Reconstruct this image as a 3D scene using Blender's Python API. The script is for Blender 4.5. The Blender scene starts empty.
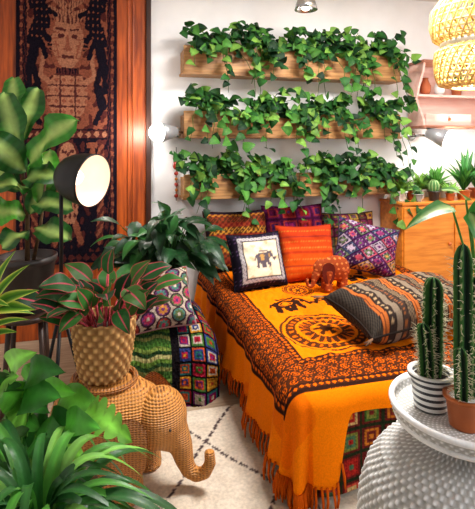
import bpy, bmesh, math, random
from mathutils import Vector, Matrix, noise
R=random.Random(7)
PI=math.pi; sin=math.sin; cos=math.cos
col=bpy.context.scene.collection
F=475.0; CX=237.5; HY=145.0; H=1.45; A=math.radians(15); ca=cos(A); sa=sin(A)
V=Vector
def ray(px,py):
    u=(px-CX)/F; v=(HY-py)/F
    return V((u*ca+sa,-u*sa+ca,v))
def PD(px,py,d): return V((0,0,H))+ray(px,py)*d
CAMV=V((-sa,-ca,0.0))
CAMR=V((ca,-sa,0.0))
UP=V((0,0,1))
def lin(c):
    c=c/255.0
    return c/12.92 if c<=.04045 else ((c+.055)/1.055)**2.4
def C(r,g,b): return (lin(r),lin(g),lin(b))
def mixc(a,b,t): return tuple(a[i]*(1-t)+b[i]*t for i in range(3))
def scl(a,k): return tuple(min(1,x*k) for x in a)
WHT=(1,1,1)
# ---------------------------------------------------------------- geometry
class G:
    def __init__(s): s.v=[]; s.f=[]; s.m=[]; s.c=[]; s.s=[]
    def add(s,v,f,mi=0,c=None,smooth=True):
        o=len(s.v); s.v.extend(v)
        for q in f: s.f.append(tuple(i+o for i in q)); s.m.append(mi); s.s.append(smooth)
        if c is None: s.c.extend([WHT]*len(v))
        elif isinstance(c,tuple): s.c.extend([c]*len(v))
        else: s.c.extend(c)
    def box(s,x0,x1,y0,y1,z0,z1,bev=.006,mi=0,M=None,c=None,seg=2):
        bm=bmesh.new(); bmesh.ops.create_cube(bm,size=1)
        for v in bm.verts: v.co=V(((x0+x1)/2+v.co.x*(x1-x0),(y0+y1)/2+v.co.y*(y1-y0),(z0+z1)/2+v.co.z*(z1-z0)))
        if bev>0: bmesh.ops.bevel(bm,geom=bm.edges[:],offset=bev,segments=seg,affect='EDGES',profile=.5)
        bm.verts.index_update()
        vs=[(M@v.co if M else v.co.copy()) for v in bm.verts]
        s.add(vs,[tuple(v.index for v in f.verts) for f in bm.faces],mi,c,seg>2); bm.free(); return s
    def tube(s,pts,rad,n=8,mi=0,c=None,cap=True):
        pts=[V(p) for p in pts]; k=len(pts)
        if not isinstance(rad,(list,tuple)): rad=[rad]*k
        vs=[];fs=[]; prev=None
        for i,p in enumerate(pts):
            d=(pts[min(i+1,k-1)]-pts[max(i-1,0)]).normalized()
            if prev is None:
                a=d.cross(V((0,0,1)))
                if a.length<.05: a=d.cross(V((1,0,0)))
            else: a=prev-d*prev.dot(d)
            a.normalize(); prev=a; b=d.cross(a)
            for j in range(n):
                t=2*PI*j/n; vs.append(p+(a*cos(t)+b*sin(t))*rad[i])
        for i in range(k-1):
            for j in range(n):
                fs.append((i*n+j,i*n+(j+1)%n,(i+1)*n+(j+1)%n,(i+1)*n+j))
        if cap: fs.append(tuple(range(n))[::-1]); fs.append(tuple((k-1)*n+j for j in range(n)))
        s.add(vs,fs,mi,c); return s
    def lathe(s,prof,cen=(0,0,0),n=32,mi=0,c=None,M=None,cap=True):
        cen=V(cen); vs=[];fs=[];k=len(prof)
        for r,z in prof:
            for j in range(n):
                t=2*PI*j/n; p=V((r*cos(t),r*sin(t),z)); vs.append((M@p) if M else p+cen)
        for i in range(k-1):
            for j in range(n): fs.append((i*n+j,i*n+(j+1)%n,(i+1)*n+(j+1)%n,(i+1)*n+j))
        if cap: fs.append(tuple(range(n))[::-1]); fs.append(tuple((k-1)*n+j for j in range(n)))
        s.add(vs,fs,mi,c); return s
    def grid(s,nu,nv,fn,cf=None,closeu=False,mi=0):
        vs=[];cs=[];fs=[]; w=nu if closeu else nu+1
        for j in range(nv+1):
            for i in range(w):
                vs.append(fn(i/nu,j/nv)); cs.append(cf(i/nu,j/nv) if cf else WHT)
        for j in range(nv):
            for i in range(nu):
                i2=(i+1)%w if closeu else i+1
                fs.append((j*w+i,j*w+i2,(j+1)*w+i2,(j+1)*w+i))
        s.add(vs,fs,mi,cs); return s
    def ball(s,cen,r,n=20,mi=0,c=None):
        cen=V(cen); r=(r,r,r) if not isinstance(r,(tuple,list)) else r
        def fn(u,v):
            t=2*PI*u; p=PI*v-PI/2
            return V((r[0]*cos(p)*cos(t),r[1]*cos(p)*sin(t),r[2]*sin(p)))+cen
        o=len(s.v); s.grid(n,n//2,fn,closeu=True,mi=mi)
        if c is not None:
            for i in range(o,len(s.v)): s.c[i]=c
        return s
WL={}
def mk(name,g,mats,parent=None,base=(0,0,0),label=None,cat=None,group=None,kind=None):
    off=WL[parent.name] if parent else V(base)
    me=bpy.data.meshes.new(name); me.from_pydata([tuple(V(v)-off) for v in g.v],[],g.f)
    if not isinstance(mats,(list,tuple)): mats=[mats]
    for m in mats: me.materials.append(m)
    me.polygons.foreach_set('material_index',g.m); me.polygons.foreach_set('use_smooth',g.s)
    at=me.color_attributes.new('Col','FLOAT_COLOR','POINT')
    fl=[]
    for c in g.c: fl.extend((c[0],c[1],c[2],1.0))
    at.data.foreach_set('color',fl); me.update()
    o=bpy.data.objects.new(name,me); col.objects.link(o)
    if parent: o.parent=parent
    else: o.location=off
    WL[o.name]=V(off); tag(o,label,cat,group,kind); return o
def tag(o,label=None,cat=None,group=None,kind=None):
    if label: o['label']=label
    if cat: o['category']=cat
    if group: o['group']=group
    if kind: o['kind']=kind
def thing(name,label,cat,loc,group=None):
    o=bpy.data.objects.new(name,None); col.objects.link(o); o.location=loc; o.empty_display_size=.05
    WL[o.name]=V(loc); tag(o,label,cat,group); return o
def remesh(g,vox,it=6):
    me=bpy.data.meshes.new('t'); me.from_pydata([tuple(v) for v in g.v],[],g.f); o=bpy.data.objects.new('t',me); col.objects.link(o)
    m=o.modifiers.new('r','REMESH'); m.mode='VOXEL'; m.voxel_size=vox
    q=o.modifiers.new('s','SMOOTH'); q.iterations=it; q.factor=.5
    dg=bpy.context.evaluated_depsgraph_get(); e=o.evaluated_get(dg); m2=e.to_mesh()
    r=G(); r.add([v.co.copy() for v in m2.vertices],[tuple(p.vertices) for p in m2.polygons]); e.to_mesh_clear()
    bpy.data.objects.remove(o); bpy.data.meshes.remove(me); return r
# ---------------------------------------------------------------- materials
def newmat(n):
    m=bpy.data.materials.new(n); m.use_nodes=True; nt=m.node_tree; return m,nt,nt.nodes['Principled BSDF']
def bumpify(nt,p,src,strength=.3,dist=.01):
    b=nt.nodes.new('ShaderNodeBump'); b.inputs['Strength'].default_value=strength; b.inputs['Distance'].default_value=dist
    nt.links.new(src,b.inputs['Height']); nt.links.new(b.outputs[0],p.inputs['Normal'])
def coords(nt,scale=(1,1,1)):
    t=nt.nodes.new('ShaderNodeTexCoord'); m=nt.nodes.new('ShaderNodeMapping'); m.inputs['Scale'].default_value=scale
    nt.links.new(t.outputs['Object'],m.inputs[0]); return m.outputs[0]
def nz(nt,co,scale,detail=3):
    n=nt.nodes.new('ShaderNodeTexNoise'); n.inputs['Scale'].default_value=scale; n.inputs['Detail'].default_value=detail
    nt.links.new(co,n.inputs['Vector']); return n.outputs['Fac']
def vcol(nt,f,var):
    a=nt.nodes.new('ShaderNodeVertexColor'); a.layer_name='Col'
    r=nt.nodes.new('ShaderNodeMapRange'); r.inputs['From Min'].default_value=.3; r.inputs['From Max'].default_value=.7
    r.inputs['To Min'].default_value=1-var; r.inputs['To Max'].default_value=1+var*.4; nt.links.new(f,r.inputs[0])
    x=nt.nodes.new('ShaderNodeVectorMath'); x.operation='SCALE'; nt.links.new(a.outputs[0],x.inputs[0]); nt.links.new(r.outputs[0],x.inputs['Scale'])
    return x.outputs[0]
def mcol(n,rough=.85,noisescale=120,bump=.4,var=.25,spec=.2):
    m,nt,p=newmat(n); f=nz(nt,coords(nt),noisescale)
    nt.links.new(vcol(nt,f,var),p.inputs['Base Color']); p.inputs['Roughness'].default_value=rough
    p.inputs['Specular IOR Level'].default_value=spec
    bumpify(nt,p,f,bump,.004); return m
def mleaf(n,rough=.36,tr=.18,var=.2,spec=.4):
    m,nt,p=newmat(n); c=vcol(nt,nz(nt,coords(nt),22),var)
    nt.links.new(c,p.inputs['Base Color']); p.inputs['Roughness'].default_value=rough; p.inputs['Specular IOR Level'].default_value=spec
    bumpify(nt,p,nz(nt,coords(nt),40),.25,.006)
    t=nt.nodes.new('ShaderNodeBsdfTranslucent'); nt.links.new(c,t.inputs[0])
    x=nt.nodes.new('ShaderNodeMixShader'); x.inputs[0].default_value=tr
    nt.links.new(p.outputs[0],x.inputs[1]); nt.links.new(t.outputs[0],x.inputs[2])
    nt.links.new(x.outputs[0],nt.nodes['Material Output'].inputs[0]); return m
def mwood(n,c1,c2,scale=(2,12,2),rough=.45,ns=6):
    m,nt,p=newmat(n); f=nz(nt,coords(nt,scale),ns,6)
    r=nt.nodes.new('ShaderNodeValToRGB'); r.color_ramp.elements[0].position=.32; r.color_ramp.elements[1].position=.68
    r.color_ramp.elements[0].color=(*c1,1); r.color_ramp.elements[1].color=(*c2,1)
    nt.links.new(f,r.inputs[0]); nt.links.new(r.outputs[0],p.inputs['Base Color']); p.inputs['Roughness'].default_value=rough
    bumpify(nt,p,f,.15,.003); return m
def mplain(n,c,rough=.6,metal=0,var=.1,ns=30,bump=.1):
    m,nt,p=newmat(n); f=nz(nt,coords(nt),ns)
    r=nt.nodes.new('ShaderNodeValToRGB'); r.color_ramp.elements[0].position=.3; r.color_ramp.elements[1].position=.7
    r.color_ramp.elements[0].color=(*scl(c,1-var),1); r.color_ramp.elements[1].color=(*scl(c,1+var*.5),1)
    nt.links.new(f,r.inputs[0]); nt.links.new(r.outputs[0],p.inputs['Base Color'])
    p.inputs['Roughness'].default_value=rough; p.inputs['Metallic'].default_value=metal
    if bump: bumpify(nt,p,f,bump,.003)
    return m
def memit(n,c,s):
    m,nt,p=newmat(n); p.inputs['Base Color'].default_value=(*c,1); p.inputs['Emission Color'].default_value=(*c,1); p.inputs['Emission Strength'].default_value=s; return m
def mwicker(n,c1,c2,sc=26):
    m,nt,p=newmat(n); co=coords(nt)
    def wave(dirn,s):
        w=nt.nodes.new('ShaderNodeTexWave'); w.bands_direction=dirn; w.inputs['Scale'].default_value=s; w.inputs['Distortion'].default_value=1.2; w.inputs['Detail Scale'].default_value=2
        nt.links.new(co,w.inputs['Vector']); return w.outputs['Fac']
    a=wave('Z',sc); b=wave('X',sc*.6); mu=nt.nodes.new('ShaderNodeMath'); mu.operation='MULTIPLY_ADD'
    nt.links.new(b,mu.inputs[0]); mu.inputs[1].default_value=.5; nt.links.new(a,mu.inputs[2])
    n2=nz(nt,co,9); m3=nt.nodes.new('ShaderNodeMath'); m3.operation='MULTIPLY_ADD'; nt.links.new(n2,m3.inputs[0]); m3.inputs[1].default_value=.8; nt.links.new(mu.outputs[0],m3.inputs[2])
    r=nt.nodes.new('ShaderNodeValToRGB'); r.color_ramp.elements[0].position=.35; r.color_ramp.elements[1].position=1.25
    r.color_ramp.elements[0].color=(*c1,1); r.color_ramp.elements[1].color=(*c2,1)
    nt.links.new(m3.outputs[0],r.inputs[0]); nt.links.new(r.outputs[0],p.inputs['Base Color']); p.inputs['Roughness'].default_value=.5
    bumpify(nt,p,mu.outputs[0],.7,.006); return m
M_wall=mplain('white plaster',C(245,243,243),.8,0,.03,8,.05)
M_ceil=mplain('ceiling paint',C(240,238,235),.9,0,.02,5,0)
M_floor=mwood('floor boards',C(150,128,104),C(186,164,138),(1.5,14,1),.5,4)
M_panel=mwood('orange varnished wood',C(122,48,12),C(192,88,28),(9,9,.7),.4,5)
M_paneldark=mwood('dark edge wood',C(40,18,10),C(72,34,18),(9,9,.7),.4,5)
M_board=mwood('brown plank wood',C(138,92,50),C(196,146,90),(1.2,10,12),.55,4)
M_cab=mwood('honey wood',C(196,108,26),C(230,146,52),(1.2,8,10),.35,3)
M_dark=mwood('dark brown wood',C(36,20,14),C(66,38,24),(5,5,1),.45,5)
M_pink=mwood('pinkish wood',C(228,178,164),C(242,208,196),(1,6,8),.5,3)
M_cubby=mwood('walnut frame wood',C(150,90,66),C(188,124,94),(1,6,8),.45,4)
M_fab=mcol('printed cotton',.95,160,.35,.15,.08)
M_knit=mcol('crochet wool',.97,90,1.0,.4,.05)
M_rug=mcol('rug pile',1,70,.9,.2,.05)
M_tap=mcol('woven tapestry',.97,90,.6,.4,.05)
M_leaf=mleaf('leaf',.40,.2); M_leafm=mleaf('matte leaf',.5,.25,.15,.2); M_leafp=mleaf('trailing leaf',.55,.2,.3,.22)
M_cact=mcol('cactus skin',.55,60,.3,.2)
M_weave=mcol('woven cane',.65,60,.3,.12,.1)
M_cane=mwicker('honey wicker',C(92,48,16),C(206,138,64),38)
M_cane2=mwicker('darker honey wicker',C(80,42,14),C(186,118,54),38)
M_black=mplain('black metal',C(14,14,16),.45,.3,.1)
M_chrome=mplain('brushed chrome',C(190,190,190),.25,1,.05)
M_silver=mplain('satin silver',C(170,172,176),.4,.4,.05)
M_white=mplain('white enamel',C(235,235,232),.35,0,.03)
M_soil=mplain('potting soil',C(40,26,18),1,0,.5,60,.8)
M_terra=mplain('terracotta',C(176,92,52),.75,0,.15,20)
M_copper=mplain('copper glaze',C(184,96,44),.3,.3,.15,15)
M_dpot=mplain('dark ceramic',C(38,30,28),.4,0,.2)
M_gpot=mplain('grey ceramic',C(150,150,146),.5,0,.1)
M_glow=memit('warm white bulb',(1,.93,.8),14)
M_lining=mplain('warm white lamp lining',C(244,214,194),.7,0,.03,20,0)
M_shade=mcol('cane lampshade',.7,50,.4,.2)
M_thread=mplain('thread',C(60,30,20),.9)
M_tan=mplain('mattress ticking',C(210,196,170),.9)
M_stem=mcol('stem bark',.7,60,.4,.3)
# ---------------------------------------------------------------- room
def struct(n,g,m): return mk(n,g,m,kind='structure')
XL,XR,YW,ZC=-1.4,3.55,3.85,2.8
struct('floor',G().box(XL-.1,XR+.1,-.6,YW+.1,-.1,0,0),M_floor)
struct('wall_back',G().box(XL-.1,XR+.1,YW,YW+.1,0,ZC,0),M_wall)
struct('wall_left',G().box(XL-.1,XL,-.6,YW,0,ZC,0),M_wall)
struct('wall_right',G().box(XR,XR+.1,-.6,YW,0,ZC,0),M_wall)
struct('ceiling',G().box(XL-.1,XR+.1,-.6,YW+.1,ZC,ZC+.1,0),M_ceil)
struct('baseboard_back',G().box(.32,XR,YW-.015,YW,0,.1,.004),M_white)
# ---------------------------------------------------------------- wooden panel + tapestry
t=thing('wooden_panel','tall orange-brown varnished wooden panel behind the figured tapestry','panel',(-.5,3.8,0))
mk('board',G().box(-1.38,.27,3.79,3.848,0,2.78,.004),M_panel,t)
g=G(); g.box(.27,.31,3.765,3.848,0,2.78,.005); mk('edge_strip',g,M_paneldark,t,label='dark edge strip')
for x in (.13,.165): mk('moulding',G().box(x,x+.014,3.778,3.792,0,2.78,.004),M_panel,t)
RUST=C(126,70,52); PEACH=C(152,100,76); BLK=C(22,17,26); DRED=C(74,34,32)
def ell(x,y,cx,cy,rx,ry): return ((x-cx)/rx)**2+((y-cy)/ry)**2<1
def seg(x,y,x0,y0,x1,y1,w):
    dx,dy=x1-x0,y1-y0; L=dx*dx+dy*dy; tt=max(0,min(1,((x-x0)*dx+(y-y0)*dy)/L)); return math.hypot(x-x0-tt*dx,y-y0-tt*dy)<w
def tapcol(u,v):
    x=(u-.5)*108; y=262-v*266; ax=abs(x)
    ax=abs(ax+1.3*noise.noise(V((x*.35,y*.35,5)))); y+=1.2*noise.noise(V((x*.4,y*.4,15)))
    if ax>50: return BLK
    if ax>47.5: return RUST if int(y/4)%2 else DRED
    if ax>43: return BLK if (int(y/6)+int(ax))%3 else DRED
    if y<3: return BLK
    if y<134:
        for s in ((27,30,33,44,8),(30,16,26,34,8),(32,6,33,18,6),(24,3,37,6,4.5),(28,42,20,50,3),(36,38,41,52,3),(33,48,38,70,5.5),(21,22,13,26,2.4),(39,20,42,2,2.2),(38,70,31,92,3.2),(40,72,41,98,3),(28,52,23,66,2.6),(33,96,38,112,5),(38,112,30,128,3)):
            if seg(ax,y,*s):
                if ell(ax,y,30,5,1.6,1.6) or (s[4]>6.5 and abs(((ax*.2)%1)-.5)+abs(((y*.16)%1)-.5)<.2): return RUST
                return BLK
        if seg(ax,y,0,22,16,10,2.4) or seg(ax,y,0,24,8,6,2.2) or seg(ax,y,0,26,19,20,2): return PEACH if ax%3>.8 else DRED
        if ell(ax,y,0,28,16,6): return DRED if ax%4<1.6 else PEACH
        if ax<17-.016*(y-50)**2 and 32<y<76:
            if ell(ax,y,7,46,3.6,2.2): return DRED
            if seg(ax,y,3,40,12,39,1.0): return DRED
            if seg(ax,y,0,46,1.6,58,1.3) or seg(ax,y,0,59,4,58,1.1): return RUST
            if 64<y<67 and ax<7: return DRED
            if seg(ax,y,13,52,9,66,.9) or (y%6<1.3 and ax>9): return RUST
            return PEACH
        if ell(ax,y,18,52,3.5,8): return RUST if y%4<2 else BLK
        if 76<y<82 and ax<12: return DRED if ax%3<1.5 else BLK
        if ax<22-.020*(y-102)**2 and 82<y<128:
            q=(y-82)%10
            if q<1.6 or abs(ax-8)<.9: return DRED
            if abs(q-5.6)+abs((ax%8)-4)<2.4: return RUST
            return PEACH
        if seg(ax,y,19,90,29,84,2.6) or seg(ax,y,29,84,25,62,2.2): return PEACH
        if noise.noise(V((ax*.14,y*.14,3)))>.2: return DRED
        return RUST
    if y<144:
        return BLK if y<135.5 or y>142.5 else (PEACH if abs((ax%9)-4.5)+abs(y-139)<3.4 else DRED)
    if y<252:
        Y=144+(y-144)*.72
        if ell(ax,Y,0,156,9,10):
            if seg(ax,Y,2,153,6,152,1.0) or seg(ax,Y,0,154,0,160,1.0): return DRED
            return PEACH
        if ell(ax,Y,0,156,12,12): return DRED
        if seg(ax,Y,6,176,24,168,3) or seg(ax,Y,24,168,27,150,2.8) or seg(ax,Y,22,148,31,148,1.8): return RUST
        if ax<12-.03*(Y-184)**2*.5 and 169<Y<202: return PEACH if abs(((ax*.2)%1)-.5)+abs(((Y*.14)%1)-.5)>.35 else DRED
        if seg(ax,Y,5,196,14,214,3): return RUST
        if seg(ax,Y,36,150,35,214,3.6): return RUST if (Y+ax)%8<4 else DRED
        if noise.noise(V((ax*.16,Y*.16,9)))>.18: return DRED
        return BLK
    return DRED if abs((ax%8)-4)+abs(y-257)<4 else BLK
g=G(); g.grid(180,440,lambda u,v:V((-.665+.715*u,3.765+.006*sin(u*14)+.004*sin(v*9),.56+2.1*v)),tapcol)
mk('tapestry',g,M_tap,base=(-.31,3.765,.56),label='hanging tapestry of black beasts and peach idols on rust ground',cat='tapestry')
# ---------------------------------------------------------------- leaves
SH={'ov':lambda s:max(0,sin(PI*s**.75))**.8,'heart':lambda s:min(1,(s+.02)/.14)*(1-s**1.8)**.8,'lance':lambda s:max(0,sin(PI*s**.7)),
    'strap':lambda s:min(1,.55+s*3)*(1-s**3)**.9,'fid':lambda s:max(0,sin(PI*s**1.15))**.5*(.75+.25*s),'arrow':lambda s:min(1,(s+.01)/.05)*(1-s)**.75,
    'split':lambda s:max(0,sin(PI*s**.72))**.6*(.5+.5*abs(sin(PI*s*6))**.5)}
OFF=(-1,-.55,-.09,.09,.55,1)
OA=(-1,-.87,-.12,-.035,.035,.12,.87,1)
def leaf(g,b,t,n,w,arch=.1,shape='ov',c=(0,.1,0),cm=None,ce=None,rows=6,fold=.22,wave=0.0,jit=.25,offs=OFF,droop=0,vein=0):
    b=V(b);t=V(t);n=V(n);ax=t-b;L=ax.length
    if L<1e-4: return
    d=ax/L; side=d.cross(n)
    if side.length<1e-3: side=d.cross(V((.3,.2,.9)))
    side.normalize(); nn=side.cross(d).normalized()
    k=1+R.uniform(-jit,jit); cc=scl(c,k); cm=scl(cm,k) if cm else scl(cc,1.5); ce=scl(ce,k) if ce else cc
    vs=[];cs=[];fs=[]; ph=R.uniform(0,6)
    for i in range(rows+1):
        s=i/rows; p=b+ax*s+nn*(arch*L*4*s*(1-s))-UP*(droop*L*s**3); pr=SH[shape](s)*w/2
        for j,o in enumerate(offs):
            q=p+side*(o*pr)+nn*(fold*abs(o)*pr)
            if wave: q+=nn*(wave*w*abs(o)*sin(s*11+ph+(o>0)*1.7))
            if vein and i%2: q-=nn*(.02*w*abs(o))
            vs.append(q); cs.append(cm if abs(o)<.1 else (ce if abs(o)>.95 else (scl(cc,1+vein) if (vein and i%2) else cc)))
    m=len(offs)
    for i in range(rows):
        for j in range(m-1): fs.append((i*m+j,i*m+j+1,(i+1)*m+j+1,(i+1)*m+j))
    g.add(vs,fs,0,cs)
def lpx(g,b,t,w,**k):
    n=k.pop('n',CAMV*.8+UP*.7+CAMR*R.uniform(-.3,.3)); leaf(g,PD(*b),PD(*t),n,w,**k)
GR1=C(38,86,34);GR2=C(70,124,48);GR3=C(20,54,26);GR4=C(110,152,62)
def pot(parent,cen,r,h,mat,taper=.78,name='pot',soil=True,rim=.006):
    g=G(); x,y,z=cen
    pr=[(r*taper*.96,z),(r*taper,z+.004),(r*.97,z+h*.85),(r,z+h*.87),(r+rim,z+h*.9),(r+rim,z+h),(r-.006,z+h),(r-.01,z+h*.8)]
    g.lathe(pr,(x,y,0),36); o=mk(name,g,mat,parent)
    if soil: mk('soil',G().lathe([(0.001,z+h*.86),(r*.6,z+h*.87),(r-.008,z+h*.84)],(x,y,0),28,cap=False),M_soil,parent)
    return o
# ---------------------------------------------------------------- wall planters with pothos
names=['top','middle','bottom']
zs=[(2.002,2.245),(1.504,1.736),(1.024,1.241)]
words=['first','second','third','last']
for k,(z0,z1) in enumerate(zs):
    x0,x1=.55,2.46
    t=thing('planter_trough','%s long brown wooden trough planter mounted on the white wall'%names[k],'planter',((x0+x1)/2,3.84,z0),'wooden wall planters')
    mk('front_board',G().box(x0,x1,3.655,3.675,z0+.02,z1-.02,.004),M_board,t)
    mk('base_board',G().box(x0-.01,x1+.01,3.65,3.845,z0,z0+.02,.003),M_board,t)
    mk('back_board',G().box(x0,x1,3.825,3.845,z0+.02,z1-.05,.003),M_board,t)
    for xa in (x0,x1-.02): mk('end_panel',G().box(xa,xa+.02,3.677,3.823,z0+.021,z1-.05,.003),M_board,t)
    for q in range(4):
        px=x0+.25+q*.47; py=3.75; base=V((px,py,z0+.021))
        p=thing('pothos','green trailing pothos %s from the left in the %s wall planter'%(words[q],names[k]),'plant',base,'pothos in the wall planters')
        hh=z1-z0-.06; pot(p,(px,py,base.z),.07,hh,M_gpot if q%2 else M_white,.75,'inner_pot')
        gv=G(); gl=G(); top=V((px,py,base.z+hh*.86))
        for n in range(19):
            dx=R.uniform(-.33,.33); rise=R.uniform(.03,.22); hang=R.choice((.0,.0,.0,.0,.05,.09,.14,.2,.27,.35)); yo=R.uniform(-.15,-.26)
            if q==3 and n<4: dx=R.uniform(.12,.28); hang=R.uniform(.3,.48)
            P=[top+V((R.uniform(-.03,.03),R.uniform(-.03,.03),0)),top+V((dx*.3,-.02,rise)),top+V((dx*.75,yo*.85,rise*1.05)),top+V((dx,yo,-hang+.02))]
            if hang<.02: P[3]=top+V((dx,-.13,rise*.95))
            pts=[]
            for i in range(13):
                s=i/12; a=(1-s); pts.append(P[0]*a**3+P[1]*3*a*a*s+P[2]*3*a*s*s+P[3]*s**3+V((R.uniform(-.012,.012),R.uniform(-.006,.006),0)))
            gv.tube(pts,.0025,5,c=C(70,100,40))
            for i in range(2,13):
                if R.random()<.18: continue
                L=R.uniform(.06,.108); d=V((R.uniform(-1,1),R.uniform(-.7,-.05),R.uniform(-1,.3))).normalized()
                pt=pts[i]; tip=pt+d*L
                tip.y=min(tip.y,3.80)
                cc=R.choice((GR1,GR1,GR1,GR3,GR3,GR2,GR2,GR4))
                leaf(gl,pt,tip,V((R.uniform(-.6,.6),-1,R.uniform(-.2,1))),L*R.uniform(.8,.95),.12,'heart',cc,scl(cc,1.2),rows=7,fold=.14)
        mk('vine',gv,M_stem,p); mk('foliage',gl,M_leafp,p)
# ---------------------------------------------------------------- wall lamps, ceiling spot, ornament
def walllamp(px,py,label,sx,mat,reach,d,energy,fwd):
    b=PD(px,py,3.85/ray(px,py).y); b.y=3.849
    t=thing('sconce_lamp',label,'lamp',b,'wall lamps beside the planters')
    mk('mount',G().lathe([(.001,0),(.045,0),(.045,.02),(.04,.025),(.001,.025)],n=24,M=Matrix.Translation(b)@Matrix.Rotation(PI/2,4,'X')),M_chrome,t)
    e=b+V((-sx*fwd,-reach,.0))
    mk('arm',G().tube([b+V((0,-.02,0)),b+V((0,-reach*.7,0)),e],.012,10),M_chrome,t)
    d=V(d).normalized(); Mx=Matrix.Translation(e)@d.to_track_quat('Z','Y').to_matrix().to_4x4()
    mk('shade',G().lathe([(.014,-.09),(.045,-.08),(.06,.0),(.085,.09),(.081,.09),(.055,.01),(.014,-.03)],n=28,M=Mx,cap=False),mat,t)
    mk('bulb',G().ball(e+d*.085,.07,18),M_glow,t)
    L=bpy.data.lights.new('bulb_light','POINT'); L.energy=energy; L.shadow_soft_size=.05; L.color=(1,.95,.9)
    lo=bpy.data.objects.new('bulb_light',L); col.objects.link(lo); lo.parent=t; lo.location=(e+d*.24)-b
walllamp(180,133,'silver wall lamp with glowing bulb at left end of planters',1,M_silver,.20,(-.80,-.55,-.05),9,.13)
walllamp(410,136,'silver wall lamp with glowing bulb at right end of planters',-1,M_silver,.27,(.55,-.62,-.3),13,.07)
b=PD(306,-16,3.5); b.z=2.8
t=thing('ceiling_spotlight','chrome spotlight on the ceiling above the top planter','lamp',b)
zz=PD(306,10,3.5).z
mk('stem',G().tube([(b.x,b.y,2.8),(b.x,b.y,zz+.12)],.012,12),M_chrome,t)
mk('shade',G().lathe([(.014,zz+.13),(.05,zz+.11),(.075,zz+.04),(.085,zz),(.08,zz),(.07,zz+.04),(.03,zz+.1)],(b.x,b.y,0),32,cap=False),M_chrome,t)
mk('bulb',G().ball((b.x,b.y,zz+.035),.04,16),M_glow,t)
b=PD(176,140,3.85/ray(176,140).y); x,y=b.x,3.835
t=thing('bead_hanging','string of red and amber beads hanging beside the planters','ornament',(x,y,1.0))
mk('cord',G().tube([(x,y,1.42),(x,y,1.0)],.003,6),M_thread,t)
mk('hook',G().tube([(x,3.849,1.43),(x,3.83,1.43),(x,3.83,1.415)],.004,6),M_chrome,t)
mR=mplain('red bead',C(170,40,24),.3); mA=mplain('amber bead',C(196,120,40),.3)
mk('lantern_bead',G().lathe([(.004,1.36),(.03,1.345),(.018,1.325),(.026,1.31),(.03,1.28),(.02,1.255),(.004,1.25)],(x,y,0),16),mR,t,label='red lantern-shaped bead')
for i in range(5): mk('bead',G().ball((x,y,1.22-.045*i),.013 if i%2 else .017,12),mA if i%2 else mR,t)
# ---------------------------------------------------------------- bed
X0,Y0,XB,YB,ZT=.775,1.83,2.28,3.80,.46
t=thing('bed','double bed with its mattress under the orange bedspread','bed',(1.5,2.8,0))
mk('mattress',G().box(X0+.01,XB-.01,Y0+.02,YB,.22,.44,.03),M_tan,t)
mk('bed_base',G().box(X0+.02,XB-.02,Y0+.03,YB,.10,.22,.01),M_dark,t)
for (lx,ly,lz) in ((X0+.08,Y0+.1,.013),(XB-.08,Y0+.1,.0),(X0+.08,YB-.1,0),(XB-.08,YB-.1,0)):
    mk('leg',G().lathe([(.02,lz),(.03,.1)],(lx,ly,0),16),M_dark,t)
OR=C(242,124,0); OR2=C(226,98,0); INK=C(44,20,12); INK2=C(72,34,14); FADE=C(78,38,14)
def eleph(x,y,s,flip=1):
    x=x/s*flip; y=y/s
    if ell(x,y,0,0,.5,.34): 
        return 2 if (math.hypot(x,y)<.13 or (.2<math.hypot(x,y*1.3)<.25)) else 1
    if ell(x,y,.52,.16,.24,.24): return 2 if ell(x,y,.47,.12,.1,.12) else 1
    for q in ((.7,.1,.82,-.2,.08),(.82,-.2,.95,-.1,.06),(-.34,-.2,-.4,-.6,.11),(-.1,-.2,-.05,-.6,.1),(.18,-.2,.12,-.6,.1),(.36,-.15,.44,-.58,.1),(-.5,.1,-.62,-.2,.04)):
        if seg(x,y,*q): return 1
    if seg(x,y,.4,.46,-.2,.44,.05): return 1
    return 0
MAND=[(.34,.50,.25),(1.02,1.06,.22),(1.15,.50,.2),(.37,1.75,.2),(.46,1.19,.11)]
ELE=[(.28,.95,.18,1),(.20,1.36,.16,1),(.66,1.36,.18,1),(.60,.94,.16,-1),(.95,1.42,.2,-1),(1.25,1.5,.2,-1),(.72,.42,.15,1),(.80,1.75,.18,1)]
DL,DF,DR=.39,.42,.30
BW=.255
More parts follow.
